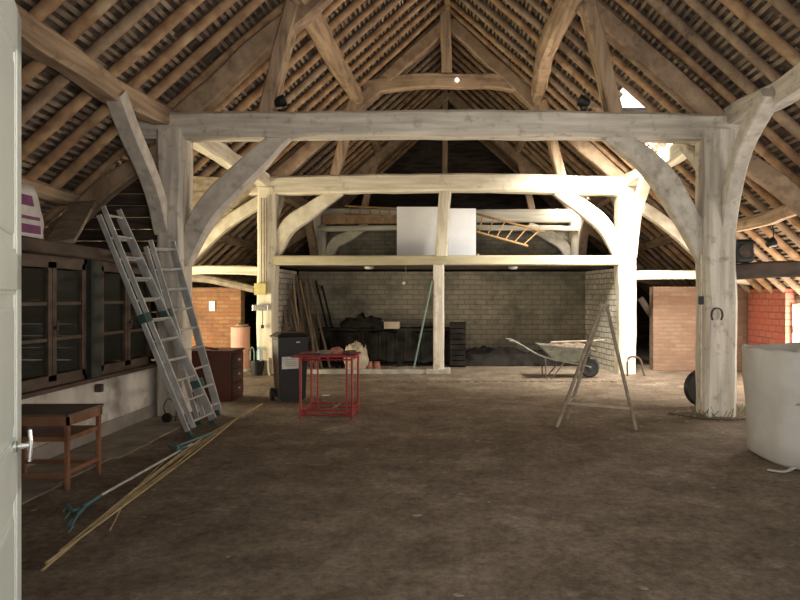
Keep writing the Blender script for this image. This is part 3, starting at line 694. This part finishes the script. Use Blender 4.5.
for k, (x, y, rx, ry, rz_, m, lb, nm) in enumerate((( -1.50, 8.35, .09, .06, .05, 'terra', 'reddish lump of scrap in the middle of the red stand', 'scrap_lump'), (-1.66, 8.3, .10, .06, .03, 'greywood', 'grey lump of scrap left of the reddish one on the stand', 'scrap_lump'), (-1.33, 8.3, .10, .05, .028, 'iron', 'dark flat lump of scrap at the right of the red stand', 'scrap_lump'))):
    bm = bmesh.new(); bmesh.ops.create_icosphere(bm, subdivisions=3, radius=1, matrix=Matrix.Translation((x, y, zc+rz_*.75)) @ Matrix.Diagonal((rx, ry, rz_, 1)))
    for v in bm.verts:
        v.co += Vector((1, 1, 1))*noise.noise(v.co*22)*.02
        v.co.z = max(v.co.z, zc)
    tag(link(nm, bm, M[m]), lb, 'scrap')

# items in the store under the loft
def lump(name, c, r, m, label, cat, amp=.12, fr=3, spikes=False):
    bm = bmesh.new(); bmesh.ops.create_icosphere(bm, subdivisions=4, radius=1, matrix=Matrix.Diagonal((r[0], r[1], r[2], 1)))
    for v in bm.verts:
        nn = v.co.normalized()
        v.co += nn*noise.noise(v.co*fr/max(r)+Vector(c))*amp*max(r)
        if spikes and v.co.z > r[2]*.5: v.co.z += abs(noise.noise(Vector((v.co.x*18, v.co.y*18, 2))))*r[2]*.8
        v.co.z = max(v.co.z, -r[2]*.85)
    return tag(link(name, bm, m, smooth=True, loc=None if False else None), label, cat) if False else _pl(bm, name, c, r, m, label, cat)
def _pl(bm, name, c, r, m, label, cat):
    bmesh.ops.translate(bm, verts=bm.verts, vec=Vector((c[0], c[1], c[2]+r[2]*.85)))
    return tag(link(name, bm, m, smooth=True), label, cat)
lump('feed_sack', (-1.93, 12.98, 0), (.25, .17, .30), M['sack'], 'pale crumpled egg shaped sack standing behind the kerb', 'sack', .15, 3, True)
for px_, lb in ((374, 'left terracotta pot behind the kerb'), (381, 'right terracotta pot behind the kerb')):
    q = G(px_, 367); tag(link('terracotta_pot', L([(.05, 0), (.075, .02), (.085, .12), (.06, .19), (.07, .21), (.055, .21)], (q.x, 13.15, 0), 16), M['terra']), lb, 'pot', 'terracotta pots')
lump('white_bundle', (-2.95, 12.25, 0), (.13, .12, .26), M['paper'], 'white cloth bundle on the floor between bin and red stand', 'bundle', .3, 3)
t = thing('work_bench', 'long black sooty bench under a dark cloth at the back of the store', 'bench', (-1.1, 14.35, 0))
bm = bmesh.new(); box(bm, (-1.85, -.3, .80), (1.25, .36, .86)); box(bm, (-1.85, .2, .0), (1.25, .3, .80))
bmesh.ops.subdivide_edges(bm, edges=bm.edges, cuts=5, use_grid_fill=True)
for v in bm.verts: v.co += Vector((0, .5, 1))*noise.noise(v.co*3)*.05
link('bench_top', bm, M['junk'], t)
for x in (-1.75, 0, 1.15): link('leg', B((x-.06, -.28, 0), (x+.06, -.16, .82)), M['junk'], t)
bm = bmesh.new()
for k in range(40):
    x = -1.8+k*.0765; v0 = .78+.05*noise.noise(Vector((x*4, 0, 0)))
    box(bm, (x, -.31-.03*math.sin(k*1.3), .12+.1*noise.noise(Vector((x*3, 3, 0)))), (x+.08, -.29-.03*math.sin(k*1.3), v0))
link('dust_cloth', bm, M['junk'], t)
tag(link('wooden_box', B((-1.45, 14.0, .86), (-1.1, 14.2, 1.02), .01), M['plank_b']), 'small yellowish box standing on the black bench', 'box')
lump('junk_pile', (-1.9, 14.1, .86), (.5, .2, .14), M['junk'], 'black heap of rags on the left end of the bench', 'rags', .4, 4)
t = thing('dark_crate', 'dark upright crate against the bench behind the loft post', 'crate', (.22, 14.1, 0))
bm = bmesh.new()
for k in range(8): box(bm, (-.17, -.2, .04+k*.12), (.17, -.18, .14+k*.12))
box(bm, (-.18, -.18, 0), (-.15, .2, 1.0)); box(bm, (.15, -.18, 0), (.18, .2, 1.0)); box(bm, (-.18, .17, 0), (.18, .2, 1.0)); box(bm, (-.18, -.2, .98), (.18, .2, 1.0))
link('crate_box', bm, M['junk'], t)
# leaning boards
lean = [(275, 280, 'plank_b', .05), (281, 291, 'plank_a', .14), (289, 309, 'plank_a', .08), (293, 303, 'plank_b', .04), (306, 316, 'plank_a', .13), (279, 282, 'plank_b', .10), (283, 300, 'plank_a', .12), (287, 305, 'plank_b', .05), (291, 312, 'plank_c', .035), (296, 309, 'plank_a', .10), (300, 318, 'plank_c', .045), (304, 322, 'plank_a', .09), (309, 330, 'plank_a', .12), (316, 337, 'junk', .09), (322, 342, 'junk', .07)]
for k, (ta_, ba_, m, wd) in enumerate(lean):
    a = G(ba_, 372.5-.6*k-2); a = Vector(((ba_-CX)*(13.1+.05*k)/F, 13.1+.05*k, 0)); yt = 13.75+.07*k
    top = P(ta_, 276+(k % 3)*5, yt)
    tag(link('leaning_board', T([a, top], .03, wd, 4, ref=(0, 1, 0), wob=.008), M[m]), 'board leaning in the left corner of the store, %s from the left' % ORD[k], 'board', 'boards leaning in the store')
tag(link('pole', R([P(414, 368, 12.55), P(432, 281, 12.62)], .018, 4), M['tealpale']), 'pale green pole leaning against the loft post', 'pole')
# lamps under the loft
for px_, lb in ((369, 'white oval lamp on the underside of the loft, left of the loft post'), (513, 'white oval lamp on the underside of the loft, right of the loft post')):
    q = P(px_, 272.5, 13.4); q.z = 2.235
    tag(link('ceiling_lamp', L([(.02, -.06), (.07, -.055), (.10, -.03), (.10, 0)], q, 16), M['paper']), lb, 'lamp', 'lamps under the loft')
q = P(404, 283, 13.0)
t = thing('hanging_bulb', 'bare bulb on a short wire under the loft', 'lamp', q)
bm = bmesh.new(); bmesh.ops.create_icosphere(bm, subdivisions=2, radius=.035); link('bulb', bm, M['paper'], t)
link('flex', R([(0, 0, .03), (.05, 0, .15), (.03, .0, 2.235-q.z)], .006, 5, 5), M['greywood'], t)

# wheelbarrow
wb = Vector((2.3, 12.2, 0))
t = thing('wheelbarrow', 'grey green wheelbarrow loaded with rubble near the right middle post', 'wheelbarrow', wb)
bm = bmesh.new()
outer = [(-.55, -.30, .66), (.50, -.27, .58), (.50, .27, .58), (-.55, .30, .66)]; inner = [(-.22, -.20, .34), (.22, -.18, .32), (.22, .18, .32), (-.22, .20, .34)]
vo = [bm.verts.new(q) for q in outer]; vi = [bm.verts.new(q) for q in inner]
vo2 = [bm.verts.new(Vector(q)+Vector((0, 0, -.02))*1+Vector((-.02*(1 if q[0] > 0 else -1), -.02*(1 if q[1] > 0 else -1), .02))) for q in outer]; vi2 = [bm.verts.new(Vector(q)+Vector((0, 0, .015))) for q in inner]
for k in range(4):
    j = (k+1) % 4
    bm.faces.new((vo[k], vo[j], vi[j], vi[k])); bm.faces.new((vo2[k], vo2[j], vi2[j], vi2[k])); bm.faces.new((vo[k], vo[j], vo2[j], vo2[k]))
bm.faces.new(vi); bm.faces.new(vi2)
link('tray', bm, M['barrow'], t)
for s in (-1, 1):
    link('handle', R([(-1.13, s*.30, .74), (-.95, s*.29, .69), (-.45, s*.22, .42), (.3, s*.12, .26), (.5, s*.06, .20)], .017, 16, 8), M['barrow'], t)
    link('leg', R([(-.42, s*.22, .40), (-.40, s*.24, .02), (-.30, s*.24, .012), (-.05, s*.2, .32)], .013, 12, 8), M['iron'], t)
wh = link('wheel', L([(.10, -.035), (.17, -.045), (.20, -.02), (.20, .02), (.17, .045), (.10, .035)], (.48, 0, .20), 26, Matrix.Rotation(math.pi/2, 4, 'X')), M['blackp'], t)
link('hub', L([(.0, -.05), (.03, -.05), (.03, .05), (0, .05)], (.48, 0, .20), 12, Matrix.Rotation(math.pi/2, 4, 'X')), M['iron'], wh)
bm = bmesh.new(); bmesh.ops.create_grid(bm, x_segments=30, y_segments=16, size=.5)
for v in bm.verts:
    x, y = v.co.x, v.co.y; v.co.x = x*1.02+.02; v.co.y = y*.95
    v.co.z = .58+.13*max(0, 1-(2*x)**2)*max(0, 1-(2*y)**2)**.5+noise.noise(Vector((x*9, y*9, 0)))*.035-.04*(abs(y) > .42)
    v.co.y *= .56
link('rubble_load', bm, M['rubble'], t)
tag(link('stick', R([wb+Vector((-.3, -.15, .70)), wb+Vector((.75, -.1, .74))], .02, 4, 6, wob=.01), M['greywood']), 'stick laid across the wheelbarrow load', 'stick')

# wooden tripod trestle
f1, f2, f3 = G(557, 427), G(567, 419), G(636, 430); top = P(602, 306, 7.7)
t = thing('wooden_trestle', 'thin wooden A-shaped trestle standing on the open floor', 'trestle', (top.x, top.y, 0))
def tr(name, pts, w_=.035, h=.045, par=t):
    bm = bmesh.new(); sweep(bm, pts, rect(w_, h), 3, (0, 1, 0), .006); bmesh.ops.translate(bm, verts=bm.verts, vec=(-top.x, -top.y, 0)); return link(name, bm, M['plank_b'] if name == 'crossbar' else M['greywood'], par)
tr('leg', [f1, top+Vector((-.01, -.02, .0))]); tr('leg', [f2, top+Vector((.0, .04, -.04))]); tr('leg', [f3, top+Vector((.06, -.01, -.02))])
tr('leg', [f3+Vector((-.12, .62, 0)), top+Vector((.07, .06, -.1))]) if False else None
a = f1.lerp(top, .2); b = f3.lerp(top, .17); c = f2.lerp(top, .2)
tr('crossbar', [a, b], .03, .045); tr('crossbar', [a, c], .02, .03)
tr('head_block', [top+Vector((-.04, 0, .01)), top+Vector((.09, 0, .0))], .04, .03)

# bulk bag on the right
t = thing('bulk_bag', 'big white woven bulk bag at the right edge', 'bag', (3.63, 6.12, 0))
bm = bmesh.new(); m_ = 48; rings = []
prof = [(0, .30), (.0, .52), (.04, .56), (.25, .57), (.5, .575), (.8, .585), (1.0, .59), (1.06, .60), (1.085, .59), (1.08, .575), (1.02, .56), (.99, .20)]
for z, r in prof:
    ring = []
    for k in range(m_):
        a = 2*math.pi*k/m_; e = 3.2
        rr = r/((abs(math.cos(a))**e+abs(math.sin(a))**e)**(1/e))
        x, y = rr*math.cos(a), rr*math.sin(a)
        d = noise.noise(Vector((x*3, y*3, z*2.5)))*.035+.018*math.sin(z*9+a*4)*noise.noise(Vector((a, z, 1)))*2
        q = 1+d/r if .02 < z else 1
        ring.append(bm.verts.new((x*q, y*q, z+(.03*noise.noise(Vector((x*4, y*4, 5))) if z > 1 else 0))))
    rings.append(ring)
for A, Bq in zip(rings, rings[1:]):
    for k in range(m_): bm.faces.new((A[k], A[(k+1) % m_], Bq[(k+1) % m_], Bq[k]))
bm.faces.new(rings[0][::-1]); bm.faces.new(rings[-1])
link('bag_body', bm, M['bag'], t, smooth=True)
for (x, y) in ((-.36, -.5), (.42, -.5), (.42, .5)):
    link('lifting_loop', T([(x-.10, y, 1.06), (x-.06, y, 1.11), (x+.05, y, 1.11), (x+.09, y, 1.05)], .03, .06, 10, ref=(0, 1, 0), wob=.01), M['bag'], t)
link('seam', T([(-.50, -.535, .62), (-.2, -.568, .66), (.2, -.568, .74), (.5, -.54, .80)], .008, .012, 12, wob=0), M['sack'], t)
link('tie_tape', T([(-.50, -.53, .06), (-.60, -.54, .02), (-.70, -.45, .012)], .04, .01, 6, wob=.01), M['bag'], t)

# front right post fittings
pf = T1-.235
t = thing('horseshoe', 'dark iron horseshoe nailed to the right front post', 'horseshoe', P(717, 314, pf))
bm = bmesh.new(); sweep(bm, [(-.055, 0, -.08), (-.072, 0, -.02), (-.055, 0, .05), (0, 0, .078), (.055, 0, .05), (.072, 0, -.02), (.055, 0, -.08)], rect(.016, .034), 24, (0, 1, 0)); link('shoe', bm, M['iron'], t)
bm = bmesh.new()
for a in (-1, 1):
    for z in (-.03, .03): box(bm, (a*.068-.004, -.012, z-.004), (a*.068+.004, -.004, z+.004))
link('nail', bm, M['chrome'], t)
t = thing('light_switch', 'black switch on a conduit down the left edge of the right front post', 'switch', P(701, 300, pf+.03))
link('switch_body', B((-.03, -.03, -.06), (.03, .02, .05), .008), M['blackp'], t)
link('conduit', R([(.0, .0, .6), (0, 0, -1.35)], .012, 6, 6, wob=.005), M['white'], t)
# dry weeds and wire at the post foot
bm = bmesh.new()
for k in range(60):
    a = random.uniform(0, 6.28); r = random.uniform(.24, .42); x, y = 3.72+r*math.cos(a), T1-.05+r*math.sin(a)*.8
    radd(bm, [(x, y, 0), (x+random.uniform(-.08, .08), y+random.uniform(-.08, .08), random.uniform(.03, .14))], .005, 1, 4)
o = tag(link('dry_weeds', bm, M['straw']), 'dry weeds and litter round the foot of the right front post', 'weeds', kind='stuff')
tag(link('old_tyre', L([(.14, -.07), (.25, -.07), (.28, 0), (.25, .07), (.14, .07), (.12, 0), (.14, -.07)], (3.70, 9.0, .27), 28, Matrix.Rotation(math.pi/2, 4, 'X')), M['blackp']), 'old dark tyre standing behind the right front post', 'tyre')
tag(link('wire_coil', R([(3.0, 8.4, .01), (3.15, 8.15, .015), (3.4, 8.0, .01), (3.7, 7.95, .015), (4.0, 8.1, .02)], .01, 20, 6), M['iron']), 'rusty wire on the floor before the right front post', 'wire')
# black loudspeaker on the right aisle tie
q = P(744, 268, 8.3)
t = thing('loudspeaker', 'black rounded box standing on the dark aisle beam beside the right front post', 'loudspeaker', (q.x, 8.38, 2.05))
bm = bmesh.new(); box(bm, (-.125, -.12, 0), (.125, .12, .31), 0, .04); link('cabinet', bm, M['blackp'], t)
link('front_grille', L([(.0, 0), (.09, 0), (.09, .02), (0, .02)], (0, -.12, .15), 20, Matrix.Rotation(math.pi/2, 4, 'X')), M['iron'], t)
# black clamp lamps on front tie beam
for px_, s, lb in ((281, 1, 'black clamp spotlight on the front tie beam beside the left strut'), (583, -1, 'black clamp spotlight on the front tie beam beside the right strut')):
    q = P(px_, 113, T1-.08); t = thing('spotlight', lb, 'spotlight', q, group='clamp spotlights on the front tie beam')
    t.location.z = EYE+2.27+.20
    link('lamp_head', L([(.02, -.10), (.05, -.08), (.075, .0), (.08, .06), (.06, .06)], (0, 0, .14), 16, Matrix.Rotation(math.radians(70)*s, 4, 'Y')), M['blackp'], t)
    link('bracket', R([(0, 0, 0), (s*.03, 0, .07), (0, 0, .14)], .012, 6, 6), M['blackp'], t)
    link('clamp', B((-.035, -.04, -.02), (.035, .04, .03), .006), M['blackp'], t)
t = thing('spotlight', 'dark lamp hanging under the rafters above the right aisle beam', 'spotlight', P(771, 243, 9.2))
link('lamp_head', L([(.02, -.08), (.05, -.06), (.08, .05), (.06, .05)], (0, 0, 0), 14, Matrix.Rotation(1.2, 4, 'Y')), M['blackp'], t)
link('bracket', R([(0, 0, .04), (.04, 0, .12), (.02, 0, .25)], .012, 6, 6), M['blackp'], t)
t = thing('collar_bulb', 'small bright bulb on the collar of the middle truss', 'lamp', P(457, 80, T2-.16))  # glowing white ball with a small black block behind it
bm = bmesh.new(); bmesh.ops.create_icosphere(bm, subdivisions=2, radius=.045); link('bulb', bm, M['bulb'], t, smooth=True)  # small glowing white ball
link('bulb_holder', B((-.03, .0, -.03), (.03, .06, .03), .008), M['blackp'], t)
# diagonal timber and dark leaf in the right aisle opening
tag(link('raking_strut', T([P(640, 298, 13.9), P(672, 345, 13.7)], .12, .14, 4), M['dark']), 'raking grey strut in the dark opening right of the right middle post', 'timber')
t = thing('hand_pump', 'bent rusty handle standing at the foot of the right middle post', 'handle', G(640, 376))
link('bent_bar', R([(-.25, 0, 0), (-.24, 0, .34), (-.08, 0, .38), (.02, 0, .30), (.06, 0, .1), (.10, 0, 0)], .02, 20, 8), M['iron'], t)
# shutter at far right
t = thing('barn_door', 'grey brown timber door leaf standing open past the salmon wall', 'door', (6.55, 11.80, 0))
bm = bmesh.new()
for k in range(3): box(bm, (.0+k*.15, 0, .05), (.14+k*.15, .03, 1.45))
link('boards', bm, M['greywood'], t); link('ledge', B((0, -.03, .9), (.44, 0, 1.02)), M['greywood'], t); link('ledge', B((0, -.03, .3), (.44, 0, .42)), M['greywood'], t)

# ------------------------------------------------------------------ loft contents
bm = bmesh.new(); a = P(397, 256, 13.3); b = P(476, 256, 13.3)
zl = 2.262
bt = thing('whiteboard', 'large white board standing on the loft behind the loft post', 'board', ((a.x+b.x)/2, 13.3, zl))
w2 = (b.x-a.x)/2
link('panel_sheet', T([(-w2, 0, .625), (w2*.3, 0, .625)], .02, 1.25, 2, ref=(0, 0, 1), wob=.004, c=.02), M['board'], bt)
link('panel_sheet', T([(w2*.3, .03, .61), (w2, .03, .61)], .02, 1.22, 2, ref=(0, 0, 1), wob=.004, c=.02), M['board'], bt)
def wood_ladder(label, a0, a1, b0, b1, n):
    a0, a1, b0, b1 = map(Vector, (a0, a1, b0, b1)); base = a0.copy()
    t = thing('wooden_ladder', label, 'ladder', base, group='wooden ladders in the loft')
    link('rail', R([a0-base, a1-base], .026, 2, 8), M['plank_c'], t); link('rail', R([b0-base, b1-base], .026, 2, 8), M['plank_c'], t)
    for k in range(n):
        u = (k+.5)/n; link('rung', R([a0.lerp(a1, u)-base, b0.lerp(b1, u)-base], .016, 1, 6), M['plank_c'], t)
wood_ladder('wooden ladder sloping down to the right of the white board', P(466, 211, 14.2), P(545, 232, 13.8), P(466, 229, 14.2), P(528, 246, 13.8), 7)
wood_ladder('wooden ladder lying on the rear tie beam left of the white board', P(345, 206, 17.1), P(405, 209, 17.1), P(345, 214, 17.2), P(405, 217, 17.2), 6)
tag(link('plank', T([P(322, 220, 16.9), P(402, 219, 16.9)], .08, .24, 6, wob=.02), M['terra'] if False else M['pole']), 'reddish plank lying along the rear tie beam, left', 'plank')
tag(link('yellow_jug', L([(.05, 0), (.06, .02), (.06, .16), (.025, .21), (.025, .24)], (P(478, 256, 13.25).x, 13.2, zl), 14), M['yellow']), 'small yellow can beside the right edge of the white board', 'can')
t = thing('wire_basket', 'small wire basket on the loft right of the wooden ladder', 'basket', (P(535, 256, 13.6).x, 13.6, zl))
for k in range(4): link('hoop', R([(-.22, -.1, .02+k*.045), (.22, -.1, .02+k*.045), (.22, .1, .02+k*.045), (-.22, .1, .02+k*.045), (-.22, -.1, .02+k*.045)], .006, 12, 5), M['iron'], t)
bm = bmesh.new()
for k in range(9): radd(bm, [(-.2+k*.05, -.1, 0), (-.2+k*.05, -.1, .17)], .004, 1, 4)
link('wires', bm, M['iron'], t)

# ------------------------------------------------------------------ poles and rake on the floor
canes = [((42, 570), (217, 431)), ((60, 553), (205, 437)), ((100, 520), (228, 424)), ((46, 565), (240, 417)), ((85, 530), (200, 441))]
for k, (a, b) in enumerate(canes):
    A = G(*a, .014); Bp = G(*b, .014); mid = A.lerp(Bp, .55)+Vector((.03*(k-2), 0, 0))
    A.z = Bp.z = mid.z = .012+.013*(k % 2)
    tag(link('bamboo_cane', R([A, mid, Bp], .008, 12, 8, wob=.0), M['bamboo']), 'bamboo cane lying on the floor in the bundle, its near end %s nearest the camera' % ['', 'third ', 'fifth ', 'second ', 'fourth '][k] .rstrip() if k else 'bamboo cane lying on the floor, reaching nearest the camera', 'cane', 'bamboo canes on the floor')
A = G(98, 497, .03); Bp = G(192, 444, .03)
t = thing('rake', 'teal headed rake with pale handle lying beside the canes', 'rake', (A.x, A.y, 0))
def rl(name, pts, r, m, n=4, par=t):
    bm = R([Vector(p)-Vector((A.x, A.y, 0)) for p in pts], r, n, 6); return link(name, bm, M[m], par)
rl('rake_handle', [A, Bp], .013, 'alu')
rl('ferrule', [G(82, 508, .03), G(100, 496, .03)], .019, 'teal')
h0, h1 = G(72, 524, .03), G(84, 505, .03)
rl('rake_head', [G(68, 505, .06), G(73, 511, .035), G(84, 508, .03), G(78, 514, .03), G(71, 525, .03)], .015, 'teal', 12)
for u in (0, .35, .7, 1):
    p = G(68+6*u, 505+20*u, .05); rl('tine', [p, p+Vector((-.02, -.03, -.04))], .006, 'teal', 2)
t = thing('hoe', 'dark teal tool lying across the canes at the ladder feet', 'tool', G(190, 441))
o = t.location
link('tool_shaft', R([G(176, 447, .035)-o, G(212, 433, .035)-o], .016, 4), M['teal'], t)
link('tool_head', R([G(170, 446, .03)-o, G(178, 449, .05)-o, G(186, 447, .03)-o], .02, 8), M['teal'], t)
tag(link('long_stick', R([G(213, 432, .015), G(262, 404, .015)], .010, 4), M['bamboo']), 'thin straw coloured stick pointing to the rubbish bin', 'stick')
tag(link('rusty_rod', R([G(110, 530, .01), G(130, 495, .01), G(165, 460, .01)], .006, 8, 6), M['bamboo']), 'thin reed lying to the right of the canes', 'reed')

bm = bmesh.new()
for k in range(420):
    y = random.uniform(2.6, 12.4) if k % 3 else random.uniform(10.5, 12.6); x = random.uniform(-3.4, 4.2)
    if random.random() < .3: y = random.gauss(8.4, .25); x = random.gauss(3.5, .35)
    z = .002+noise.noise(Vector((x*.9, y*.9, 0)))*.006; d = random.uniform(.006, .02); a = random.random()*3.1
    v = [bm.verts.new((x+d*math.cos(a+q)*(1.8 if q_ % 2 else 1), y+d*math.sin(a+q), z+h)) for h in (0, .006) for q_, q in enumerate((0, 1.6, 3.1, 4.7))]
    for f in ((0,1,2,3),(4,5,6,7),(0,1,5,4),(1,2,6,5),(2,3,7,6),(3,0,4,7)): bm.faces.new([v[q] for q in f])
tag(link('floor_litter', bm, M['greywood']), 'scattered chips and straw bits on the earth floor', 'litter', kind='stuff')

bm = bmesh.new(); bmesh.ops.create_grid(bm, x_segments=60, y_segments=14, size=.5)  # low heap added in place of the dark shade at the wall foot
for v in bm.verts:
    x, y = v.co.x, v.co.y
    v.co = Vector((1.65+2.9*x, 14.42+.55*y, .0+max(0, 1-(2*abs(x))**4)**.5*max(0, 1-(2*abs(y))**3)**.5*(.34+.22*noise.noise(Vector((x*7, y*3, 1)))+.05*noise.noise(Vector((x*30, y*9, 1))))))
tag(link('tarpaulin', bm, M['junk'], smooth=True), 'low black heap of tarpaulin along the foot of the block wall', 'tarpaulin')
